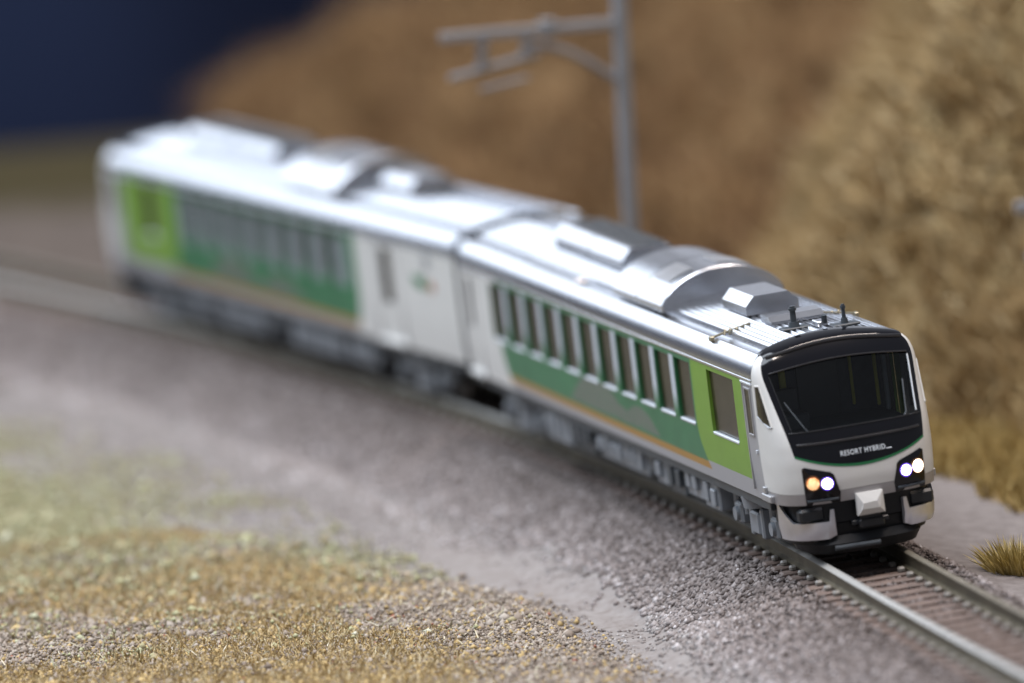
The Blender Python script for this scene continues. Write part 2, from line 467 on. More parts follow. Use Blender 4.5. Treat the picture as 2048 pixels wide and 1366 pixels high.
    def wsf(u, v):
        t = 2 * u - 1; q0 = t * .8
        for _ in range(3):
            z = ZWB + (zwt(q0) - ZWB) * v; q0 = t * (qmask(z) - .058)
        return qphi(q0), z
    patch(mb, wsf, 30, 12, -.014)
    mb.build('windscreen', m_glass, car)
    # ridges that catch the light: below the glass, under the visor; far jamb is coloured pale as a glint
    for z, r, qs in ((lambda q: 1.385 + .012 * q * q, .015, .745), (lambda q: ZWB - .008, .006, .80), (lambda q: zwt(q) + .01, .010, .86), (lambda q: zmt(q) + .002, .024, .93)):
        mb = MB(); prev = None
        for t in np.linspace(-qs, qs, 31):
            p = nose(qphi(t), z(t), .004)
            if prev is not None: mb.cyl(prev, p, r, n=8)
            prev = p
        mb.build('mask_ridge', m_ridge, mask)
    for sgn in (1, -1):
        mb = MB(); prev = None
        for z in np.linspace(ZWB + .02, 2.15, 10):
            p = nose(qphi(sgn * (qmask(z) - .068)), z, -.006)
            if prev is not None: mb.cyl(prev, p, .011 if sgn < 0 else .005, n=6)
            prev = p
        mb.build('windscreen_jamb', m_sill if sgn < 0 else m_dark, mask)
    # visor rolled over onto the roof
    rows = []
    for v in np.linspace(0, 1, 12):
        row = []
        for u in np.linspace(-1, 1, 41):
            q = u * .955; a = nose(qphi(q), zmt(q), .0); xr = a.x * 1.0
            x2 = abs(xr); zr = roofz(x2) + .026 if x2 < .8 else float(np.interp(x2, [.8, .835, .865, .9, .93], [2.39, 2.385, 2.36, 2.325, 2.28]))
            c_ = Vector((xr, -1.05 + .20 * min(1, x2 / .93) ** 2, max(zr, a.z + .004)))
            bz = Vector((xr, a.y - .02, max(zr, a.z) + .002))
            row.append(a * (1 - v) ** 2 + bz * 2 * v * (1 - v) + c_ * v * v)
        rows.append(row)
    mb = MB(); mb.grid(rows)
    mb.build('front_visor', m_black, car)
    # green line under the mask
    mb = MB()
    def gln(u, v):
        q = (2 * u - 1) * .79; return qphi(q), zmb(q) - .032 * (1 - .35 * abs(q)) * (1 - v) + .004
    patch(mb, gln, 40, 2, .004); mb.build('green_stripe', m_lineg, cowl)
    # cheek side window slit
    for s in (1, -1):
        q = [(-.72, 2.05), (-.63, 2.05), (-.41, 1.60), (-.46, 1.60), (-.72, 1.70)]
        mb = MB()
        def xs_(y, z): 
            g = (y - YB) / (Yf(z) - YB); g = max(0, min(.999, g)); return s * (Wd(z) * (1 - g ** NEXP) ** (1 / NEXP) + .005)
        rows = []
        for z in np.linspace(1.60, 2.05, 10):
            yl = -.72 if z >= 1.70 else float(np.interp(z, [1.60, 1.70], [-.46, -.72])); yr = float(np.interp(z, [1.60, 2.05], [-.41, -.63]))
            rows.append([(xs_(y, z), y, z) for y in np.linspace(yl, yr, 8)])
        mb.grid(rows)
        c0 = [(sum(y for y, z in q) / 5), sum(z for y, z in q) / 5]; q2 = [(c0[0] + (y - c0[0]) * 1.0, c0[1] + (z - c0[1]) * 1.0) for y, z in q]
        sw = mb.build('cheek_window', m_pane, car)
        mb = MB()
        for i in range(5):
            a, b_ = q2[i], q2[(i + 1) % 5]
            mb.cyl((xs_(*a), *a), (xs_(*b_), *b_), .010, n=6, mi=1 if i in (2, 3) else 0)
        mb.build('window_frame', [m_white, m_sill], sw)
    # ---- cab interior seen through the glass
    mb = MB()
    mb.box(-.86, .86, -1.72, -1.66, .72, 2.30, 0); mb.box(-.80, .80, -1.6, -.22, 1.30, 1.42, 0); mb.box(-.88, .88, -1.7, -.75, 2.26, 2.30, 0)
    mb.box(-.30, .20, -1.655, -1.63, .9, 2.1, 2); mb.box(.34, .42, -1.62, -1.58, 1.62, 2.06, 1); mb.box(-.46, -.425, -1.62, -1.58, 1.5, 2.1, 1); mb.box(-.66, -.62, -1.3, -1.26, 1.5, 2.12, 1)
    mb.box(.28, .62, -1.3, -1.0, 1.42, 1.60, 0); mb.box(.30, .60, -1.4, -1.3, 1.4, 1.86, 2); mb.box(-.74, -.69, -1.2, -1.14, 1.45, 2.1, 3)
    mb.build('cab_interior', [m_cabwall, m_seat, m_dark, m_under], car)
    # wipers
    for (x0, z0, x1, z1) in ((.60, 1.56, .74, 1.86), (-.60, 1.56, -.665, 1.90)):
        mb = MB(); a = xy_on_nose(x0, z0, .012); b_ = xy_on_nose(x1, z1, .016); mb.cyl(a, b_, .009, n=6); mb.cyl(xy_on_nose(x0 - .02 * (1 if x0 > 0 else -1), z0 - .03, .0), a, .014, n=6)
        mb.build('wiper', m_under_d, car)
    # ---- headlights
    for s in (1, -1):
        ol = [(.715, 1.128), (.685, 1.142), (.410, 1.058), (.375, 1.028), (.318, .815), (.330, .705), (.700, .705), (.710, .860)]
        mb = MB(); c_ = (.53, .93)
        rings = [[xy_on_nose(s * (c_[0] + (x - c_[0]) * k), c_[1] + (z - c_[1]) * k, o) for x, z in ol] for k, o in ((1.0, .001), (.985, .016), (.5, .016), (.02, .016))]
        for a, b_ in zip(rings[:-1], rings[1:]): mb.grid([a + [a[0]], b_ + [b_[0]]])
        hs = mb.build('headlight_housing', m_black, car, angle=20)
        mb = MB()
        pv = None
        for xx in np.linspace(.35, .69, 10):
            p = xy_on_nose(s * xx, .752, .016)
            if pv is not None: mb.cyl(pv, p, .016, n=8)
            pv = p
        mb.build('housing_lip', m_under_d, hs)
        for (x, z, r, mt) in ((.614, .956, .073, m_hl_a if s > 0 else m_hl_y), (.465, .938, .059, m_hl_w)):
            p = xy_on_nose(s * x, z, .02); n = (xy_on_nose(s * x, z, .1) - p).normalized()
            hl = MB(); hl.cyl(p - n * .03, p + n * .012, r, n=24)
            # domed lens
            a = n.orthogonal().normalized(); b2 = n.cross(a); rows = []
            for k in range(5):
                t = k / 4; rr = r * .94 * math.cos(t * 1.5); rows.append([p + n * (.012 + .03 * math.sin(t * 1.5)) + (a * math.cos(w) + b2 * math.sin(w)) * rr for w in np.linspace(0, 2 * math.pi, 25)])
            hl.grid(rows)
            h = hl.build('headlight', mt, car)
            rg = MB()
            for i in range(24):
                w0, w1 = 2 * math.pi * i / 24, 2 * math.pi * (i + 1) / 24
                rg.cyl(p + n * .008 + (a * math.cos(w0) + b2 * math.sin(w0)) * (r + .008), p + n * .008 + (a * math.cos(w1) + b2 * math.sin(w1)) * (r + .008), .009, n=6)
            rg.build('bezel', m_halo if mt is m_hl_w else m_hl_bezel, h)
    # ---- lettering on the mask
    cu = bpy.data.curves.new('lettering', 'FONT'); cu.body = 'RESORT HYBRID'; cu.size = .080; cu.align_x = 'CENTER'; cu.extrude = .002; cu.offset = .0010; cu.space_character = 1.12
    to = bpy.data.objects.new('lettering_src', cu); COL.objects.link(to)
    dg = bpy.context.evaluated_depsgraph_get(); me = bpy.data.meshes.new_from_object(to.evaluated_get(dg)); bpy.data.objects.remove(to)
    sx = .53 / (max(v.co.x for v in me.vertices) - min(v.co.x for v in me.vertices))
    for v in me.vertices:
        # seen from the front, text runs toward -x
        q = xy_on_nose(-v.co.x * sx, 1.215 + v.co.y, .004 + v.co.z + .002); v.co = q
    me.materials.clear(); me.materials.append(m_text); me.name = 'lettering'
    link(bpy.data.objects.new('lettering', me), mask)
    mb = MB(); mb.box(-.34, -.275, Yf(1.2) - .06, Yf(1.2) + .003, 1.212, 1.222, 0, .002); mb.build('lettering_dash', m_text, mask)
    # ---- coupler cover, corner guards, plough
    mb = MB(); y0, y1 = -.02, .085
    bse = [(-.162, y0, .560), (.162, y0, .560), (.158, y0, .815), (-.158, y0, .815)]
    mid = [(x * 1.0, y0 + .05, z) for x, y, z in bse]
    tp = [(-.09, y1, .630), (.12, y1, .635), (.10, y1, .70), (-.06, y1, .71)]
    mb.add(bse + mid + tp, [(0, 1, 5, 4), (1, 2, 6, 5), (2, 3, 7, 6), (3, 0, 4, 7), (4, 5, 9, 8), (5, 6, 10, 9), (6, 7, 11, 10), (7, 4, 8, 11), (8, 9, 10, 11), (0, 3, 2, 1)])
    mb.v = [(x, y, z - .045) for x, y, z in mb.v]
    mb.build('coupler_cover', m_white, car, angle=10)
    mb = MB(); mb.box(-.15, .15, -.5, .02, .36, .47, 0, .02); mb.box(-.12, .12, -.9, -.02, .42, .66, 0, .02); mb.box(-.22, .22, -.30, -.04, .40, .46, 0)
    mb.build('coupler', m_dark, car)
    def skirt(z, ins=0.0, t=0, w=.90, yfr=-.03, n=4.5, yb=-.95):
        """plan outline of the under-nose shell"""
        p = nose(t, .70); k = 1 - (.945 - w) / .945 - ins
        return Vector((p.x * k, p.y + yfr - ins * (1 if p.y > -.6 else 0), z))
    TA = np.linspace(0, math.pi, 49)
    # black step shell behind the guards
    mb = MB(); mb.grid([[skirt(z, ins, t, .86, -.06) for t in TA] for z, ins in ((.705, .0), (.66, 0), (.46, .0), (.44, .03), (.22, .05))])
    mb.add([skirt(.705, .0, t, .86, -.06) for t in TA], [tuple(range(49))]); mb.build('front_skirt', m_plough, car)
    for s in (1, -1):
        mb = MB(); rows = []
        xs = [t for t in TA if True]
        def gp(t, z, ins): p = skirt(z, ins, t, .915, -.01); return Vector((abs(p.x) * s, p.y, p.z))
        ts = np.linspace(.18, 1.14, 26)
        def ztop(t):      # rising tab at the inner end, slanting up at the outer end
            x = skirt(.4, 0, t, .915, -.01).x; y = skirt(.4, 0, t, .915, -.01).y
            if y < -.30: return .49 + min(.20, (-.30 - y) * .75)
            if x < .475: return .625
            return .49
        def zbot(t):
            x = skirt(.4, 0, t, .915, -.01).x
            return .29 if x > .50 else .29 + (.50 - x) * .4
        ts = [t for t in np.linspace(.10, 1.35, 60) if skirt(.4, 0, t, .915, -.01).x > .395 and skirt(.4, 0, t, .915, -.01).y > -.62]
        o_ = [gp(t, ztop(t), 0) for t in ts]; m_ = [gp(t, (zbot(t) + .47) / 2 if ztop(t) < .5 else .45, -.004) for t in ts]; u_ = [gp(t, zbot(t), .02) for t in ts]
        mb.grid([o_, m_, u_])
        i1 = [gp(t, ztop(t), .035) for t in ts]; i3 = [gp(t, zbot(t), .05) for t in ts]
        mb.grid([i1, o_]); mb.grid([u_, i3]); mb.grid([i3, i1]); mb.add([o_[0], m_[0], u_[0], i3[0], i1[0]], [(0, 1, 2, 3, 4)]); mb.add([o_[-1], m_[-1], u_[-1], i3[-1], i1[-1]], [(4, 3, 2, 1, 0)])
        mb.build('corner_guard', m_guard, car)
        mb = MB(); mb.box(*sorted((s * .50, s * .80)), -.28, -.115, .50, .66, 0, .03); mb.build('corner_step', m_dark, car)
    mb = MB(); mb.grid([[skirt(z, ins, t, .72, .0) for t in TA] for z, ins in ((.31, .05), (.22, .0), (.10, .06), (.10, .3))])
    mb.build('snow_plough', m_plough, car)
    mb = MB(); mb.cyl((.46, -.02, .185), (-.06, .035, .185), .03, n=10); mb.build('brake_pipe', m_under_d, car)
    # ---- roof equipment
    for (y0, y1) in spec['boxes']:
        mb = MB(); h0, h1 = 2.47, 2.72; w, ch = .32, .11
        mb.prism([(-w, 2.50), (w, 2.50), (w, h1 - .115), (w - ch, h1), (-w + ch, h1), (-w, h1 - .115)], 1, y0, y1)
        mb.box(-.28, .28, y0 + .03, y1 - .03, 2.44, 2.50, 1); mb.build('roof_box', [m_silver, m_dark], car, smooth=False)
    for (y0, y1) in spec['domes']:
        mb = MB(); n = 28; arc = []
        arc.append((.76, 2.385)); arc.append((.76, 2.47))
        for t in np.linspace(0, 1, n): 
            a = math.pi * (.10 + .80 * t); arc.append((.76 * math.cos(a) / math.cos(math.pi * .1), 2.47 + .36 * (math.sin(a) - math.sin(.1 * math.pi)) / (1 - math.sin(.1 * math.pi))))
        arc += [(-.76, 2.47), (-.76, 2.385)]
        prs = [(y0, 0.03), (y0 + .015, 0), (y1 - .015, 0), (y1, .03)]
        rows = [[(x * (1 - i * .6), y, z - i * (z - 2.385)) for x, z in arc] for y, i in prs]
        mb.grid(rows); mb.add(rows[-1], [tuple(range(len(arc)))]); mb.add(rows[0], [tuple(range(len(arc)))[::-1]])
        dm = mb.build('air_conditioner', m_silver, car, angle=40)
        # seam and two louvre panels that follow the arch
        def ap(a, y, o): return (.76 * math.cos(a) / math.cos(math.pi * .1) * (1 + o), y, 2.47 + .36 * (math.sin(a) - math.sin(.1 * math.pi)) / (1 - math.sin(.1 * math.pi)) + o)
        mb = MB(); mb.grid([[ap(a, y, .004) for a in np.linspace(.1 * math.pi, .9 * math.pi, 24)] for y in ((y0 + y1) / 2 - .01, (y0 + y1) / 2 + .01)]); mb.build('seam', m_dark, dm)
        for (a0, a1) in ((.26, .40), (.52, .70)):
            for k in range(8):
                mb = MB(); al = math.pi * (a0 + (a1 - a0) * k / 8); ah = math.pi * (a0 + (a1 - a0) * (k + .7) / 8)
                yy0, yy1 = (y0 + y1) / 2 + .12, y1 - .25
                mb.grid([[ap(a, y, o) for a, o in ((al, .003), (al, .013), (ah, .013), (ah, .003))] for y in (yy0, yy1)])
                mb.build('louvre', m_silver_dull, dm)
    for (y0, y1) in spec['longs']:
        mb = MB(); w, h = .36, 2.76; ym = (y0 + y1) / 2
        pr = [(-w, 2.46), (w, 2.46), (w, h - .13), (w - .12, h), (-w + .10, h - .02), (-w, h - .14)]
        mb.prism(pr, 1, y0, ym - .02); mb.prism(pr, 1, ym + .02, y1)
        mb.prism([(x * .97, z - .015 if z > 2.5 else z) for x, z in pr], 1, ym - .02, ym + .02, 1)
        lb = mb.build('battery_case', [m_silver, m_dark], car, smooth=False)
        for k in range(14):
            mb = MB(); yk = y0 + .1 + (y1 - y0 - .2) * k / 14
            mb.box(-.26, .16, yk, yk + .09, h - .03, h + .008, 0, .006); mb.build('grille_bar', m_under_d, lb)
        mb = MB(); mb.box(.36, .80, y0 - .1, y1 - .6, 2.372, 2.392, 0, .006); mb.build('roof_plate', m_silver, car)
    if spec['front']:
        mb = MB(); mb.prism([(-2.42, 2.49), (-2.02, 2.49), (-2.02, 2.525), (-2.12, 2.58), (-2.42, 2.58)], 0, -.34, .30); mb.build('roof_hatch', m_silver, car, smooth=False)
        for (x, y, h, r) in ((.17, -1.55, .25, .036), (-.36, -1.32, .23, .024)):
            mb = MB(); z0 = roofz(x) + .02; mb.box(x - .16, x + .16, y - .10, y + .10, z0 - .02, z0 + .012, 0, .01)
            mb.cyl((x, y, z0), (x, y, z0 + .07), r * 2.0, r * 1.5); mb.cyl((x, y, z0 + .06), (x, y, z0 + h), r * 1.05, r * .85); mb.cyl((x, y, z0 + h - .05), (x, y, z0 + h - .02), r * 1.3, n=12)
            mb.build('antenna', m_under_d, car)
        mb = MB(); x, y = -.13, -1.42; z0 = roofz(x); mb.box(x - .06, x + .06, y - .22, y + .02, z0, z0 + .06, 1, .01); mb.cyl((x - .02, y, z0 + .04), (x - .02, y + .02, z0 + .13), .034, .03); mb.build('roof_horn', [m_under_d, m_silver], car)
        for s in (1, -1):
            mb = MB(); mb.cyl((s * .88, -2.55, 2.385), (s * .40, -2.55, 2.475), .014, n=6); mb.box(*sorted((s * .85, s * .90)), -2.6, -2.5, 2.34, 2.40, 0, .008)
            for x in (.72, .66, .58): mb.cyl((s * x, -2.55, 2.39), (s * x, -2.5, 2.46), .014, n=6)
            mb.build('roof_bracket', m_brass, car)
    # ---- bogies and equipment
    for yb in spec['bogies']:
        mb = MB(); mb.box(-.40, .40, yb - .35, yb + .35, .32, .55, 0); mb.cyl((0, yb, .5), (0, yb, .62), .2)
        for s in (1, -1):
            X0, X1 = sorted((s * .58, s * .68)); X2, X3 = sorted((s * .60, s * .78))
            mb.prism([(yb - 1.0, .34), (yb - .55, .34), (yb - .35, .24), (yb + .35, .24), (yb + .55, .34), (yb + 1.0, .34), (yb + .98, .44), (yb + .5, .46), (yb - .5, .46), (yb - .98, .44)], 0, X0, X1)
            for d in (-.70, .70):
                mb.box(X2, X3, yb + d - .13, yb + d + .13, .17, .42, 0, .03); mb.cyl((s * .70, yb + d, .29), (s * .82, yb + d, .29), .10, .08, 12)
                for e_ in (-.20, .20): mb.cyl((s * .70, yb + d + e_, .30), (s * .70, yb + d + e_, .56), .055, n=10)
            mb.cyl((s * .70, yb, .46), (s * .70, yb, .60), .20, .22, 16); mb.box(X2, X3, yb - .26, yb - .16, .10, .46, 0, .02); mb.box(X2, X3, yb + .16, yb + .26, .10, .46, 0, .02)
            mb.box(*sorted((s * .72, s * .80)), yb - .16, yb + .16, .14, .40, 0, .03); mb.cyl((s * .76, yb - .50, .50), (s * .76, yb + .48, .52), .03, n=8)
        bg = mb.build('bogie', m_under, car)
        for d in (-.70, .70):
            for s in (1, -1):
                w = MB(); w.cyl((s * .45, yb + d, .275), (s * .53, yb + d, .275), .275, .265, 28); w.cyl((s * .42, yb + d, .275), (s * .45, yb + d, .275), .31, .29, 28); w.cyl((0, yb + d, .275), (s * .56, yb + d, .275), .05, n=8)
                w.build('wheel', m_wheel, bg)
    r = random.Random(3)
    for (y0, y1, zl, mt) in spec['gear']:
        for s in (1, -1):
            mb = MB(); X0, X1 = sorted((s * .45, s * (.86 - r.random() * .04)))
            mb.box(X0, X1, y0, y1, zl, .66, 0, .025)
            for k in range(int((y1 - y0) / .28)):
                yk = y0 + .06 + k * .28; mb.box(*sorted((s * .80, s * (.875 + r.random() * .02))), yk, yk + .18, zl + .06 + r.random() * .08, .50 + r.random() * .1, 0, .012)
            if y1 - y0 > .4: mb.cyl((s * .70, y0 + .1, zl + .02), (s * .70, y1 - .1, zl + .02), .05, n=8)
            mb.build('equipment_box', mt, car)
    mb = MB(); mb.box(-.42, .42, -10.9, -3.2, .38, .60, 0); mb.build('underframe', m_dark, car)
    # gangway bellows at the inner end
    mb = MB()
    for k in range(4): mb.box(-.46 + .02 * (k % 2), .46 - .02 * (k % 2), -L - .06 * (k + 1), -L - .06 * k, .72, 2.18 - .03 * (k % 2), 0, .01)
    mb.build('gangway_bellows', m_gap, car)
    mb = MB(); mb.box(-.10, .10, -L - .28, -L + .5, .40, .56, 0, .02); mb.build('rear_coupler', m_dark, car)
    return car

pitch = .815
W1 = [(-3.33 - k * pitch - .62, -3.33 - k * pitch, 1.30, 2.015) for k in range(11)]
spec1 = dict(gl=-3.28, lw=-11.82, hump=[(-7.55, 1.35, 1.36), (-5.75, 1.05, 1.20), (-6.6, 1.0, 1.12)], wins=W1, limewin=(-2.64, -1.60, 1.29, 2.02), doorwins=[(-13.22, -13.02, 1.33, 1.95)],
    doors=[(-13.42, -12.82)], pane=m_pane, pillar=m_pillar, boxes=[(-3.85, -2.92)], domes=[(-7.0, -4.92)], longs=[(-10.9, -7.9)], front=True, bogies=[-1.99, -11.9],
    gear=[(-3.75, -3.18, .24, m_under), (-4.5, -3.85, .28, m_under), (-5.2, -4.62, .22, m_under_d), (-5.75, -5.3, .26, m_under), (-6.1, -5.85, .34, m_under_d), (-8.2, -6.2, .26, m_under), (-9.3, -8.45, .24, m_under_d), (-10.5, -9.45, .22, m_under)])
W2 = [(-3.52 - k * .85 - .60, -3.52 - k * .85, 1.30, 2.015) for k in range(8)]
spec2 = dict(gl=-3.42, lw=-10.42, hump=[(-5.6, 1.2, 1.30), (-7.4, 1.2, 1.2)], wins=W2, limewin=(-2.66, -2.10, 1.29, 2.02), doorwins=[(-11.68, -11.30, 1.24, 1.98)],
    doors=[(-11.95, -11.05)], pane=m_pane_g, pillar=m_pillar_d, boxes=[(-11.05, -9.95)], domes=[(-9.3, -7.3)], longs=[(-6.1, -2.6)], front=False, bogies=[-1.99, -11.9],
    gear=[(-4.2, -3.3, .24, m_under), (-6.3, -4.5, .26, m_under), (-7.1, -6.5, .3, m_under_d), (-9.2, -7.3, .24, m_under), (-10.4, -9.4, .24, m_under)])
CANT = math.radians(4.5)
car1 = make_car('railcar', 'white and green train car with lit headlights and black windscreen, leading on the track', 13.55, spec1)
car1.rotation_euler = (0, CANT, 0)
car2 = make_car('railcar', 'blurred white, lime and green train car coupled behind the leading one', 14.0, spec2)
d2 = math.radians(6.6)
M2 = Matrix.Translation((-.12, -14.35, 0)) @ Matrix.Rotation(d2, 4, 'Z') @ Matrix.Rotation(CANT, 4, 'Y') @ Matrix.Translation((0, -14.0, 0)) @ Matrix.Rotation(math.pi, 4, 'Z')
car2.matrix_world = M2
# marks on the white end of the second car (near side is -x in its own frame)
for s in (-1,):
    mb = MB(); X0, X1 = s * .974, s * .966
    mb.prism([(-12.98, 1.58), (-12.85, 1.71), (-12.45, 1.73), (-12.50, 1.60), (-12.8, 1.55)], 0, *sorted((X0, X1)), 0)
    mb.prism([(-13.22, 1.62), (-13.12, 1.70), (-12.99, 1.66), (-13.04, 1.55), (-13.18, 1.55)], 0, *sorted((X0, X1)), 1)
    mb.build('leaf_emblem', [m_lineg, simple('emblem_orange', (0.36, 0.13, 0.05), .5)], car2)
    cu = bpy.data.curves.new('company_mark', 'FONT'); cu.body = 'JR'; cu.size = .30; cu.extrude = .003; cu.align_x = 'CENTER'
    to = bpy.data.objects.new('src', cu); COL.objects.link(to)
    me = bpy.data.meshes.new_from_object(to.evaluated_get(bpy.context.evaluated_depsgraph_get())); bpy.data.objects.remove(to)
    for v in me.vertices: v.co = (-.972 - v.co.z, -13.02 - v.co.x, 1.84 + v.co.y)
    me.materials.clear(); me.materials.append(m_under); me.name = 'company_mark'
    link(bpy.data.objects.new('company_mark', me), car2)

# ------------------------------------------------------------------ track alignment
def track(s):
    """arc position s (0 = train front, + ahead) -> x, y, heading"""
    if s <= 0:
        u = s + 6.8; ph = u / 117.0; return -.107 + u * u / 234.0, s, ph
    return .091 + .058 * s - .0015 * s * s, s, .058 - .003 * s
SMIN, SMAX = -60, 16
def tp(s, lat, z):
    """point at lateral offset lat (+ = camera side) and height z in the canted track plane"""
    x, y, ph = track(s); r = (math.cos(ph), -math.sin(ph))
    lx = lat * math.cos(CANT) + z * math.sin(CANT); lz = -lat * math.sin(CANT) + z * math.cos(CANT)
    return (x + r[0] * lx, y + r[1] * lx, lz)
m_rail_side = simple('weathered_rail', (0.105, 0.088, 0.058), .5, metal=.35, var=.25, scale=4)
m_rail_top = simple('polished_rail_head', (0.38, 0.375, 0.355), .46, metal=.35, var=.06)
m_rail_dull = simple('dark_reflection_rail_head', (0.17, 0.15, 0.115), .5, metal=.3, var=.15)  # dark brown stands for the dark reflection on the far rail
m_sleeper = simple('brown_sleeper', (0.13, 0.092, 0.076), .62, var=.25, scale=5, grain=.2)
m_chair = simple('rail_chair', (0.20, 0.185, 0.165), .5, var=.15)
trk = empty('railway_track', 'canted single track with brown sleepers, curving under the train', 'track')
for s_ in (1, -1):
    mb = MB(); pr = [(-.070, -.200), (-.070, -.180), (-.018, -.160), (-.018, -.060), (-.036, -.045), (-.036, -.012), (-.026, -.001), (0, 0), (.020, -.005), (.037, -.018), (.037, -.045), (.018, -.060), (.018, -.160), (.070, -.180), (.070, -.200)]
    if s_ > 0: pr[5:11] = [(-.036, -.016), (-.031, -.002), (-.026, 0), (.006, -.016), (.036, -.034), (.037, -.05)]
    rows = [[tp(s, s_ * .482 + a, b) for a, b in pr] for s in np.linspace(SMIN, SMAX, 160)]
    n = len(pr)
    vs = [p for r_ in rows for p in r_]; fs, mi = [], []
    for i in range(len(rows) - 1):
        for j in range(n - 1):
            fs.append((i * n + j, (i + 1) * n + j, (i + 1) * n + j + 1, i * n + j + 1)); mi.append(1 if j in (5, 6, 7, 8) else 0)
    mb.v, mb.f, mb.m = vs, fs, mi
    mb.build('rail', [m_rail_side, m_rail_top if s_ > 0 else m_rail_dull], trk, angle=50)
mb = MB(); mb.box(-.76, .76, -.085, .085, -.36, -.21, 0, .02)
for s_ in (1, -1):
    for d in (-.125, .125): mb.box(s_ * .482 + d - .04, s_ * .482 + d + .04, -.05, .05, -.215, -.150, 1, .018)
sl0 = mb.build('sleeper', [m_sleeper, m_chair], trk); sl_me = sl0.data
k = 0
for s in np.arange(-34, 14.5, .40):
    o = sl0 if k == 0 else link(sl0.copy(), trk); k += 1
    x, y, ph = track(s); o.matrix_local = Matrix.Translation((x, y, 0)) @ Matrix.Rotation(-ph, 4, 'Z') @ Matrix.Rotation(CANT, 4, 'Y')

# ------------------------------------------------------------------ ground
def fbm(x, y, sc, seed, oct_=4):
    out = np.zeros_like(x); amp = 1.0; tot = 0
    g = np.random.default_rng(seed)
    for o in range(oct_):
        N = 64; t = g.random((N, N)); fx, fy = x * sc, y * sc
        ix, iy = np.floor(fx).astype(int), np.floor(fy).astype(int); ux, uy = fx - ix, fy - iy
        ux = ux * ux * (3 - 2 * ux); uy = uy * uy * (3 - 2 * uy)
        a = t[ix % N, iy % N]; b_ = t[(ix + 1) % N, iy % N]; c_ = t[ix % N, (iy + 1) % N]; d_ = t[(ix + 1) % N, (iy + 1) % N]
        out += amp * ((a * (1 - ux) + b_ * ux) * (1 - uy) + (c_ * (1 - ux) + d_ * ux) * uy); tot += amp; amp *= .5; sc *= 2.1
    return out / tot
def track_x(y):
    return np.where(y <= 0, -.107 + (y + 6.8) ** 2 / 234.0, .091 + .058 * y - .0015 * y * y)
def ground_z(x, y):
    lat = x - track_x(y)
    n1 = fbm(x, y, .45, 11) - .5; n2 = fbm(x, y, 1.7, 12) - .5
    edge = 2.35 + .9 * n1 + .02 * (y + 5)
    z = np.interp(lat, [-60, -3.6, -2.0, -1.35, -1.0, 1.0, 1.15], [-.50, -.50, -.46, -.38, -.19, -.345, -.37])
    near = np.where(lat > 1.1, -.37 - (.58) * np.clip((lat - 1.1) / (edge - 1.1), 0, 1), z)
    return near + .05 * n2 * np.clip((np.abs(lat) - 1) * 2, 0, 1)
def turf_mask(x, y):
    """where the glued turf layer lies, beyond the bare strip on the camera side"""
    lat = x - track_x(y); e = 2.95 + .012 * (y + 4) + .30 * np.clip(-4.6 - y, 0, 20) + .30 * (fbm(x, y, .9, 21) - .5)
    return lat - e
def grid_sheet(xs, ys): 
    Xg, Yg = np.meshgrid(xs, ys); return Xg, Yg
def sheet(name, xs, ys, zf, mat, cut=-1.25):
    Xg, Yg = np.meshgrid(xs, ys); Z = zf(Xg, Yg); V = np.stack([Xg, Yg, Z], -1).reshape(-1, 3); nx, ny = len(xs), len(ys)
    i = np.arange(nx - 1)[None, :] + np.arange(ny - 1)[:, None] * nx; F = np.stack([i, i + 1, i + 1 + nx, i + nx], -1).reshape(-1, 4)
    F = F[(V[F][:, :, 2] > cut).any(1)]
    return tri_mesh(name, V, F, mat, smooth=True)
def gz(x, y):
    z = ground_z(x, y); t = turf_mask(x, y)
    return z + .10 * np.clip(t / .12, 0, 1) + .10 * np.clip(t, 0, 1) * (fbm(x, y, 1.1, 31) - .4)
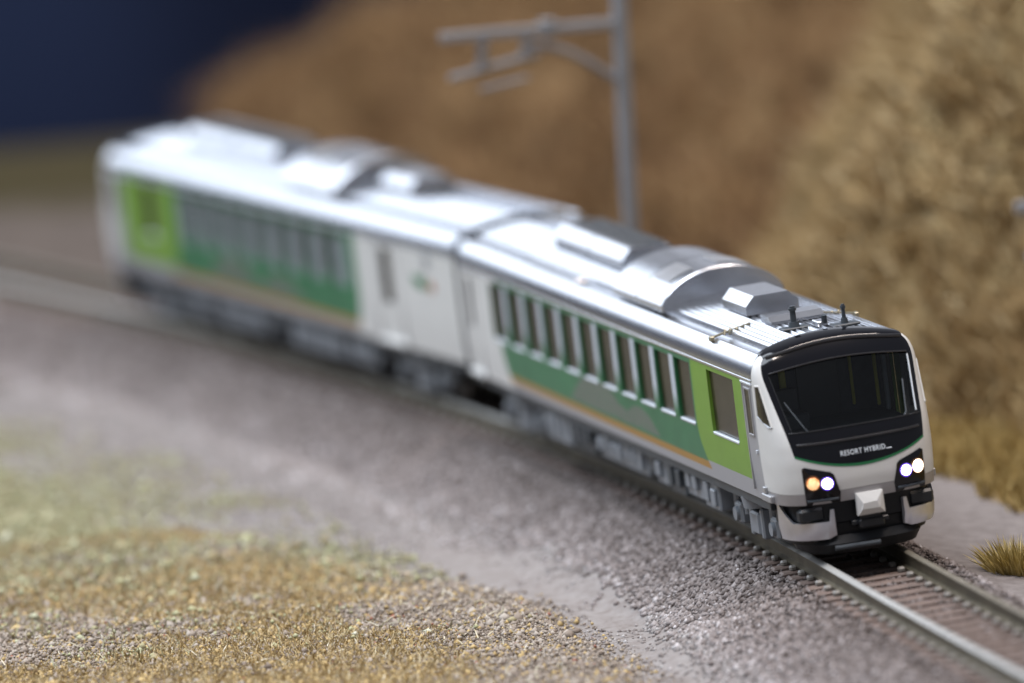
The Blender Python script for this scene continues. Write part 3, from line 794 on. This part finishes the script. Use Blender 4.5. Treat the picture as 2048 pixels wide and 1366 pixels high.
def mat_ground():
    m, nt, b = new_mat('layout_ground'); v, x, y, z = coords(nt)
    base = ramp(nt, noise(nt, v, 6, 6, .7), [(0.25, (0.165, 0.138, 0.126)), (0.5, (0.248, 0.226, 0.216)), (0.75, (0.305, 0.288, 0.279))])
    tan = ramp(nt, noise(nt, v, 14, 5, .75), [(0.3, (0.12, 0.09, 0.065)), (0.5, (0.23, 0.185, 0.14)), (0.72, (0.35, 0.305, 0.25))])
    grn = ramp(nt, noise(nt, v, 4, 5, .7), [(0.3, (0.22, 0.20, 0.11)), (0.55, (0.34, 0.335, 0.20)), (0.75, (0.42, 0.43, 0.29))])
    och = ramp(nt, noise(nt, v, 9, 5, .7), [(0.3, (0.20, 0.14, 0.065)), (0.6, (0.32, 0.235, 0.11)), (0.8, (0.40, 0.32, 0.18))])
    n = X(nt, noise(nt, v, .9, 4)); 
    lat = x - (y + 6.8) * (y + 6.8) / 234.0 + .107
    far = ((-1.15 - lat + (n - .5) * .5) * 3).mx(0.0).mn(1.0)
    base = mixc(nt, far * 0.9, base, ramp(nt, noise(nt, v, 5, 5, .65), [(0.3, (0.14, 0.12, 0.112)), (0.7, (0.24, 0.213, 0.203))]))
    w = y + (x - 5.78) * .64
    # turf strip
    t = (lat + (n - .5) * .9 - 3.0 - ((-4.6 - y).mx(0.0)) * .30) * 2.5
    t = t.mx(0.0).mn(1.0)
    c = mixc(nt, t * 0.85, base, tan)
    # green patch further back on the camera side
    g = ((lat + (n - .5) * 3.0 - 3.0 - (-4.6 - y).mx(0.0).mn(9.0) * .24) * .9).mx(0.0).mn(1.0) * ((-7.4 - w + (n - .5) * 3) * .7).mx(0.0).mn(1.0)
    c = mixc(nt, g * 0.75, c, grn)
    o = ((lat + (n - .5) * 2.0 - 4.6) * 1.1).mx(0.0).mn(1.0) * ((w + 8.4 + (n - .5) * 3) * .6).mx(0.0).mn(1.0)
    c = mixc(nt, o * 0.8, c, och)
    # yellow field at the foot of the hill on the far side
    f = ((-3.5 - x + (n - .5) * 1.2) * 2.5).mx(0.0).mn(1.0)
    c = mixc(nt, f * 0.95, c, ramp(nt, noise(nt, v, 3, 5, .7), [(0.3, (0.15, 0.10, 0.03)), (0.7, (0.31, 0.215, 0.08))]))
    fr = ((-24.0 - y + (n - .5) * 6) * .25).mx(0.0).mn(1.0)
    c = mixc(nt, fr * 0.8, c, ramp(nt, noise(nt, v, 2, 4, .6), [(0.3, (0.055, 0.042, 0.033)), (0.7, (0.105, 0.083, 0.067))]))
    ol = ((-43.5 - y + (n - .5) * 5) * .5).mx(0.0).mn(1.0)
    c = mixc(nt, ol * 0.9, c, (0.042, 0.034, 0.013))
    # ballast shoulder is browner
    bl = ((2.0 - lat + (n - .5) * .8) * 2.0).mx(0.0).mn(1.0) * ((lat + 1.3) * 4).mx(0.0).mn(1.0)
    c = mixc(nt, bl * 0.9, c, ramp(nt, noise(nt, v, 9, 5, .75), [(0.3, (0.10, 0.081, 0.073)), (0.55, (0.185, 0.158, 0.148)), (0.75, (0.275, 0.248, 0.240))]))
    nt.links.new(c, b.inputs['Base Color']); b.inputs['Roughness'].default_value = .95; b.inputs['Specular IOR Level'].default_value = .04
    bump(nt, b, noise(nt, v, 22, 4, .7), .5, .04)
    return m
xs = np.concatenate([np.linspace(-30, -6, 40, endpoint=False), np.linspace(-6, 13, 300)]); ys = np.concatenate([np.linspace(-54, -22, 130, endpoint=False), np.linspace(-22, 14, 420)])
g = sheet('ground', xs, ys, gz, mat_ground()); g['kind'] = 'structure'; g['label'] = 'sandy grey and ochre ground of the model layout'

def mat_tint(name, stops, rough=.8, spec=.25):
    m, nt, b = new_mat(name); a = nt.nodes.new('ShaderNodeAttribute'); a.attribute_name = 'tint'
    nt.links.new(ramp(nt, a.outputs['Fac'], stops), b.inputs['Base Color']); b.inputs['Roughness'].default_value = rough; b.inputs['Specular IOR Level'].default_value = spec
    return m
OCT_V = np.array([[1, 0, 0], [-1, 0, 0], [0, 1, 0], [0, -1, 0], [0, 0, 1], [0, 0, -1]], float)
OCT_F = np.array([[0, 2, 4], [2, 1, 4], [1, 3, 4], [3, 0, 4], [2, 0, 5], [1, 2, 5], [3, 1, 5], [0, 3, 5]])
def granules(name, P, size, tint, mat, flat=.8):
    n = len(P); base = OCT_V[None] * (1 + .5 * (rng.random((n, 6, 1)) - .5)) + .35 * (rng.random((n, 6, 3)) - .5)
    a = rng.random(n) * 6.283; c_, s_ = np.cos(a), np.sin(a)
    bx = base[:, :, 0] * c_[:, None] - base[:, :, 1] * s_[:, None]; by = base[:, :, 0] * s_[:, None] + base[:, :, 1] * c_[:, None]
    V = np.stack([bx, by, base[:, :, 2] * flat], -1) * (np.asarray(size) * (.55 + .9 * rng.random(n)))[:, None, None] + P[:, None, :]
    F = OCT_F[None] + (np.arange(n) * 6)[:, None, None]
    o = tri_mesh(name, V.reshape(-1, 3), F.reshape(-1, 3), mat, np.repeat(tint, 6)); o['kind'] = 'stuff'
    return o
def cant_top(lat):  # ballast top follows the cant
    return -lat * math.sin(CANT) - .225
# ballast between and beside the sleepers, down the shoulder
n = 76000; y = rng.uniform(-31, 11, n); lat = rng.uniform(-1.35, 2.6, n) ; lat = np.where(rng.random(n) < .25, rng.uniform(.7, 2.0, n), lat)
keep = rng.random(n) < np.clip((3.0 - lat - .9 * fbm(lat, y, 1.3, 41)) * 1.4, 0.0, 1); y, lat = y[keep], lat[keep]
x = lat + track_x(y); inner = np.abs(lat) < .98
bare = (lat > 2.15 + .8 * (fbm(x, y, 1.1, 43) - .5)) & (y > -10 + 3 * fbm(x, y, .5, 44)) & (rng.random(len(x)) < .94)
k_ = ~bare & ~(inner & (rng.random(len(x)) < .5)); x, y, lat, inner = x[k_], y[k_], lat[k_], inner[k_]
z = np.where(inner, cant_top(lat) - .045 + .03 * rng.random(len(x)), gz(x, y) + .008)
P = np.stack([x, y, z], -1)
o = granules('ballast', P, .031 * np.exp(rng.normal(0, .22, len(P))), np.clip(rng.normal(.0, .20, len(P)) + np.interp(lat, [-1.3, -.9, .9, 1.5, 2.4], [.52, .20, .22, .42, .78]), 0, 1), mat_tint('ballast_stone', [(0.0, (0.072, 0.055, 0.048)), (.45, (0.20, 0.170, 0.160)), (.8, (0.325, 0.292, 0.286)), (1.0, (0.52, 0.49, 0.495))], .7))
o['label'] = 'purple brown ballast stones round the sleepers and down the shoulder'
# fine grey grit on the flat
n = 52000; y = rng.uniform(-27, 9, n); lat = 1.9 + rng.random(n) * np.interp(y, [-27, -14, -8, 9], [2.6, 2.6, 1.2, 1.2]); x = lat + track_x(y); k_ = (fbm(x, y, 1.0, 51) > np.interp(y, [-12, -7], [.30, .50])) & ~((lat > 2.2 + .7 * (fbm(x, y, 1.1, 43) - .5)) & (y > -9) & (rng.random(n) < .93)); x, y = x[k_], y[k_]
o = granules('gravel', np.stack([x, y, gz(x, y)], -1), .028, np.clip(rng.normal(.5, .22, len(x)), 0, 1), mat_tint('grit', [(0, (0.10, 0.085, 0.08)), (.5, (0.23, 0.205, 0.195)), (1, (0.40, 0.385, 0.38))]))
o['label'] = 'fine grey grit spread beside the ballast'
# turf crumbs: tan / ochre / a few red
n = 135000; y = rng.uniform(-12, 7, n); lat = rng.uniform(2.6, 10, n); x = lat + track_x(y); k_ = (turf_mask(x, y) > -.03 - .6 * rng.random(n) ** 4); x, y = x[k_], y[k_]
och = np.clip((fbm(x, y, .5, 61) - .33) * 3, 0, 1) * np.clip((x - track_x(y) - 3.7) * .8, 0, 1)
tint = np.clip(.28 * rng.random(len(x)) + .55 * (rng.random(len(x)) < .12 + .66 * och), 0, .86); tint = np.where(rng.random(len(x)) < .010, .97, tint)
o = granules('turf_crumbs', np.stack([x, y, gz(x, y) + .004 + .03 * rng.random(len(x)) ** 3], -1), .017 * np.exp(rng.normal(0, .42, len(x))), tint, mat_tint('turf_foam', [(0, (0.215, 0.175, 0.145)), (.15, (0.31, 0.26, 0.215)), (.30, (0.42, 0.38, 0.335)), (.55, (0.37, 0.27, 0.13)), (.84, (0.52, 0.39, 0.19)), (.95, (0.30, 0.13, 0.09)), (1, (0.32, 0.13, 0.09))], .9, .1))
o['label'] = 'tan and ochre foam crumbs of the foreground turf'
def blades(name, P, D, w, tint, mat, curl=.25):
    """one bent blade (2 quads) per point: P base, D vector to the tip"""
    n = len(P); side = np.cross(D, rng.normal(size=(n, 3))); side /= np.linalg.norm(side, axis=1)[:, None] + 1e-9; side *= w
    mid = P + D * .55 + np.array([0, 0, 1.]) * (np.linalg.norm(D, axis=1) * curl * .3)[:, None]; tip = P + D
    V = np.stack([P - side, P + side, mid - side * .7, mid + side * .7, tip], 1); b0 = (np.arange(n) * 5)[:, None]
    F = np.concatenate([b0 + [0, 1, 3], b0 + [0, 3, 2], b0 + [2, 3, 4]]).reshape(-1, 3)
    return tri_mesh(name, V.reshape(-1, 3), F, mat, np.repeat(tint, 5))
def rand_dir(n, up=.9, spread=.6):
    d = rng.normal(size=(n, 3)) * spread; d[:, 2] = np.abs(d[:, 2]) + up; return d / np.linalg.norm(d, axis=1)[:, None]
n = 80000; y = rng.uniform(-12, 6, n); x = rng.uniform(3.0, 10, n) + track_x(y); k_ = (x - track_x(y) > 4.3 + .8 * rng.random(n)) & (fbm(x, y, .5, 61) > .40); x, y = x[k_], y[k_]
o = blades('turf_fuzz', np.stack([x, y, gz(x, y) + .01], -1), rand_dir(len(x), .3, .7) * rng.uniform(.05, .13, len(x))[:, None], .007, rng.random(len(x)), mat_tint('ochre_fuzz', [(0, (0.27, 0.18, 0.07)), (.5, (0.45, 0.34, 0.175)), (1, (0.60, 0.51, 0.33))], .85, .1)); o['kind'] = 'stuff'; o['label'] = 'short ochre fuzz among the foreground crumbs'
# pale straw fibres and green static grass on the camera side
n = 900; y = rng.uniform(-10, 5, n); x = rng.uniform(3.6, 9.5, n) + track_x(y); d = rand_dir(n, .12, .5) ; d[:, 2] *= .5
o = blades('straw_fibres', np.stack([x, y, gz(x, y) + .03], -1), d * rng.uniform(.10, .24, n)[:, None], .008, rng.random(n), mat_tint('straw', [(0, (0.46, 0.40, 0.25)), (1, (0.72, 0.68, 0.56))], .6)); o['kind'] = 'stuff'; o['label'] = 'pale straw fibres lying on the ochre turf'
n = 52000; y = rng.uniform(-24, -2.5, n); x = rng.uniform(3.2, 9.0, n) + track_x(y); f = fbm(x, y, .75, 71); k_ = f + .08 * (x - track_x(y) - 4.6 - .12 * np.clip(-9 - y, 0, 10)) - .06 * np.clip((y + 9) / 3, 0, 1) + .16 * rng.normal(size=n) - .9 * np.clip((y + (x - 5.78) * .64 + 9.2) / 3.0, 0, 1) * rng.random(n) ** .6 > .50; x, y = x[k_], y[k_]; n = len(x)
half = rng.random(n) < .28
o = granules('pale_turf', np.stack([x, y, gz(x, y) + .004 + .07 * rng.random(n) ** 2], -1)[~half], .022 * np.exp(rng.normal(0, .45, (~half).sum())), np.clip(rng.normal(.5, .24, (~half).sum()), 0, 1), mat_tint('pale_foam', [(0, (0.24, 0.195, 0.11)), (.35, (0.35, 0.31, 0.19)), (.6, (0.39, 0.39, 0.23)), (.85, (0.40, 0.41, 0.27)), (1, (0.55, 0.55, 0.44))], .9, .1)); o['label'] = 'pale green and tan foam turf on the left'
x, y = x[half], y[half]; n = len(x)
o = blades('grass', np.stack([x, y, gz(x, y)], -1), rand_dir(n, .35, .7) * rng.uniform(.08, .22, n)[:, None], .010, np.clip(rng.normal(.5, .25, n), 0, 1), mat_tint('pale_grass', [(0, (0.24, 0.19, 0.10)), (.45, (0.36, 0.34, 0.21)), (.8, (0.43, 0.45, 0.30)), (1, (0.58, 0.58, 0.46))], .7)); o['kind'] = 'stuff'; o['label'] = 'short pale static grass on the left of the track'

# ------------------------------------------------------------------ hills behind the track
def poly_dist(x, y, poly):
    """signed distance, positive inside"""
    d = np.full(x.shape, 1e9); ins = np.zeros(x.shape, bool); n = len(poly)
    for i in range(n):
        (x0, y0), (x1, y1) = poly[i], poly[(i + 1) % n]; dx, dy = x1 - x0, y1 - y0
        t = np.clip(((x - x0) * dx + (y - y0) * dy) / (dx * dx + dy * dy), 0, 1)
        d = np.minimum(d, np.hypot(x - x0 - t * dx, y - y0 - t * dy))
        cond = ((y0 > y) != (y1 > y)) & (x < dx * (y - y0) / (dy if dy else 1e-9) + x0); ins ^= cond
    return np.where(ins, d, -d)
PR = [(-7.6, 2), (-6.0, -8), (-4.9, -13), (-4.2, -16.5), (-4.4, -19.5), (-7.4, -29), (-12, -42), (-30, -42), (-30, 2)]
PL = [(-5.6, -23.5), (-5.0, -30), (-4.7, -38), (-4.9, -46), (-5.2, -51), (-6.2, -58), (-12, -66), (-34, -66), (-34, -23.5)]
def hill_r(x, y):
    d = poly_dist(x, y, PR) + 1.0 * (fbm(x, y, .35, 81) - .5) + .5 * (fbm(x, y, 1.0, 82) - .5)
    h = np.where(d > 0, 1.35 * np.minimum(d, 4.5) + .5 * np.maximum(d - 4.5, 0), d * 1.5)
    return np.maximum(-1.6, -.55 + h + 1.9 * (fbm(x, y, .6, 83) - .5) * np.clip(d, 0, 1) + 1.0 * (fbm(x, y, 1.5, 84) - .5) * np.clip(d, 0, 1))
def hill_l(x, y):
    d = poly_dist(x, y, PL) + 1.2 * (fbm(x, y, .30, 91) - .5)
    h = np.where(d > 0, .40 * np.minimum(d, 14), d * 1.5)
    return np.maximum(-1.6, -.6 + h + .9 * (fbm(x, y, .5, 93) - .5) * np.clip(d, 0, 1) + .4 * (fbm(x, y, 1.6, 94) - .5) * np.clip(d, 0, 1))
def mat_hill(name, a, b_, c_):
    m, nt, b = new_mat(name); v, x, y, z = coords(nt)
    f = X(nt, noise(nt, v, .45, 3)) * .55 + X(nt, noise(nt, v, 1.6, 5, .7)) * .45
    nt.links.new(ramp(nt, f.o, [(0.38, a), (0.49, b_), (0.60, c_)]), b.inputs['Base Color']); b.inputs['Roughness'].default_value = .95; b.inputs['Specular IOR Level'].default_value = .1
    bump(nt, b, noise(nt, v, 5, 6, .7), .8, .2)
    return m
hr = sheet('hillside', np.linspace(-20, -3.2, 190), np.linspace(-44, 2, 330), hill_r, mat_hill('dry_tan_bank', (0.13, 0.085, 0.04), (0.34, 0.25, 0.125), (0.50, 0.39, 0.21)))
hr['kind'] = 'structure'; hr['label'] = 'tan dry grass bank rising behind the leading train car'
hl = sheet('hillside', np.linspace(-34, -1.0, 200), np.linspace(-66, -21, 240), hill_l, mat_hill('brown_bank', (0.08, 0.046, 0.026), (0.215, 0.13, 0.066), (0.33, 0.21, 0.105)))
hl['kind'] = 'structure'; hl['label'] = 'dark red-brown bank further back on the left'
# dry brush on both banks: bent fibres gathered in tufts
def brush(name, hf, poly, n, xr, yr, ln, stops, label, dmin=.0):
    nt_ = n // 30; cx = rng.uniform(*xr, nt_ * 4); cy = rng.uniform(*yr, nt_ * 4); k_ = (poly_dist(cx, cy, poly) > dmin); cx, cy = cx[k_][:nt_], cy[k_][:nt_]
    m_ = len(cx); x = np.repeat(cx, 30) + rng.normal(0, .22, m_ * 30); y = np.repeat(cy, 30) + rng.normal(0, .22, m_ * 30); tuft = np.repeat(rng.normal(0, .25, m_), 30)
    P = np.stack([x, y, hf(x, y) - .02], -1); d = rand_dir(len(x), .25, .9)
    o = blades(name, P, d * rng.uniform(*ln, len(x))[:, None], .020, np.clip(rng.normal(.5, .18, len(x)) + tuft, 0, 1), mat_tint(name + '_fibre', stops, .85, .1)); o['kind'] = 'stuff'; o['label'] = label
brush('dry_brush', hill_r, PR, 130000, (-15, -3.8), (-40, -3), (.2, .7), [(0, (0.13, 0.08, 0.036)), (.35, (0.31, 0.21, 0.10)), (.7, (0.46, 0.34, 0.175)), (1, (0.60, 0.49, 0.30))], 'tangled dry brush covering the tan bank')
brush('brown_brush', hill_l, PL, 70000, (-22, -3.5), (-64, -24), (.3, 1.2), [(0, (0.075, 0.045, 0.024)), (.4, (0.20, 0.118, 0.06)), (.75, (0.33, 0.205, 0.103)), (1, (0.45, 0.32, 0.17))], 'reddish brown brush covering the far bank')
n = 30000; x = rng.uniform(-9, -3.3, n); y = rng.uniform(-24, -2, n); k_ = (poly_dist(x, y, PR) < .4) & (x < -3.4 + .9 * (fbm(x, y, .8, 95) - .5)); x, y = x[k_], y[k_]
o = blades('field_grass', np.stack([x, y, gz(x, y)], -1), rand_dir(len(x), .7, .5) * rng.uniform(.10, .3, len(x))[:, None], .014, rng.random(len(x)), mat_tint('yellow_grass', [(0, (0.16, 0.105, 0.03)), (.5, (0.32, 0.22, 0.075)), (1, (0.44, 0.33, 0.14))], .8)); o['kind'] = 'stuff'; o['label'] = 'ochre static grass at the foot of the bank'
def tuft(x0, y0, n, r, ln, label, group):
    a = rng.uniform(0, 6.283, n); rr = r * np.sqrt(rng.random(n)); x = x0 + rr * np.cos(a); y = y0 + rr * np.sin(a)
    d = np.stack([np.cos(a) * rr / r * .9, np.sin(a) * rr / r * .9, np.full(n, 1.0)], -1) + rng.normal(0, .22, (n, 3)); d /= np.linalg.norm(d, axis=1)[:, None]
    z0 = float(gz(np.array([x0]), np.array([y0]))[0])
    o = blades('grass_tuft', np.stack([x - x0, y - y0, np.full(n, -.02)], -1), d * rng.uniform(*ln, n)[:, None], .010, rng.random(n), MAT_TUFT)
    o.location = (x0, y0, z0); o['label'] = label; o['category'] = 'grass tuft'
    if group: o['group'] = group
MAT_TUFT = mat_tint('tuft_grass', [(0, (0.28, 0.20, 0.06)), (.5, (0.50, 0.38, 0.13)), (1, (0.66, 0.55, 0.27))], .75)
tuft(-1.95, -.75, 900, .34, (.2, .48), 'yellow grass tuft beside the track at the right edge', None)

# ------------------------------------------------------------------ overhead line masts
m_mast = simple('galvanised_grey', (0.235, 0.24, 0.255), .5, metal=.1, var=.08)
def make_mast():
    t = empty('catenary_mast', 'grey overhead line mast with bracket arm behind the train', 'mast', 'overhead line masts')
    mb = MB(); mb.box(-.085, .085, -.085, .085, -1.2, 6.2, 0, .02); mb.build('pole', m_mast, t)
    mb = MB(); mb.box(-.18, .18, -.18, .18, -.6, -.32, 0, .03); mb.build('base_block', m_mast, t)
    mb = MB(); mb.box(.06, 2.46, -.05, .05, 4.67, 4.79, 0, .015); mb.build('bracket_arm', m_mast, t)
    mb = MB(); prev = None
    for u in np.linspace(0, 1, 9):
        p = (.07 + 1.15 * u, 0, 3.98 + .55 * math.sin(u * math.pi / 2)); 
        if prev: mb.cyl(prev, p, .048, n=8)
        prev = p
    mb.build('brace', m_mast, t)
    mb = MB(); mb.cyl((1.15, 0, 4.42), (2.36, 0, 4.20), .045, n=8); mb.build('steady_arm', m_mast, t)
    mb = MB(); mb.cyl((1.30, 0, 4.12), (1.95, 0, 4.02), .032, n=8); mb.build('registration_arm', m_mast, t)
    for (xa, xb) in ((1.90, 1.98), (1.30, 1.38)):
        mb = MB(); mb.cyl((xa - .05, 0, 4.70), (xb - .02, 0, 4.24 if xa > 1.5 else 4.40), .05, n=8)
        for k in range(3): mb.cyl((xa, 0, 4.62 - .1 * k), (xa, 0, 4.58 - .1 * k), .075, n=10)
        mb.build('insulator', m_mast, t)
    mb = MB(); mb.box(.9, 1.1, -.07, .07, 4.62, 4.86, 0, .02); mb.build('arm_clamp', m_mast, t)
    return t
mast = make_mast(); mast.location = (-1.68, -15.3, 0); mast.rotation_euler = (0, 0, .07)
m2 = mast.copy(); COL.objects.link(m2)
for ch in list(mast.children):
    c_ = ch.copy(); COL.objects.link(c_); c_.parent = m2
m2.location = (-1.92, 7.2, 0); m2.rotation_euler = (0, 0, -.03); m2['label'] = 'overhead line mast at the right edge, only its arm tips in view'

# ------------------------------------------------------------------ backdrop
def mat_back():
    m, nt, b = new_mat('navy_cloth'); v, x, y, z = coords(nt)
    nt.links.new(ramp(nt, noise(nt, v, .03, 3), [(0.35, (0.007, 0.011, 0.030)), (0.65, (0.015, 0.024, 0.056))]), b.inputs['Base Color']); b.inputs['Roughness'].default_value = .9; b.inputs['Specular IOR Level'].default_value = .15
    return m
mb = MB(); rows = []
for z in (-40, -10, 5):
    rows.append([(xx, -100 + 2.2 * math.sin(xx * .35), z) for xx in np.linspace(-70, 60, 120)])
mb.grid(rows); bk = mb.build('backdrop', mat_back(), smooth=True, recalc=False)
bk['kind'] = 'structure'; bk['label'] = 'dark navy cloth backdrop behind the layout'
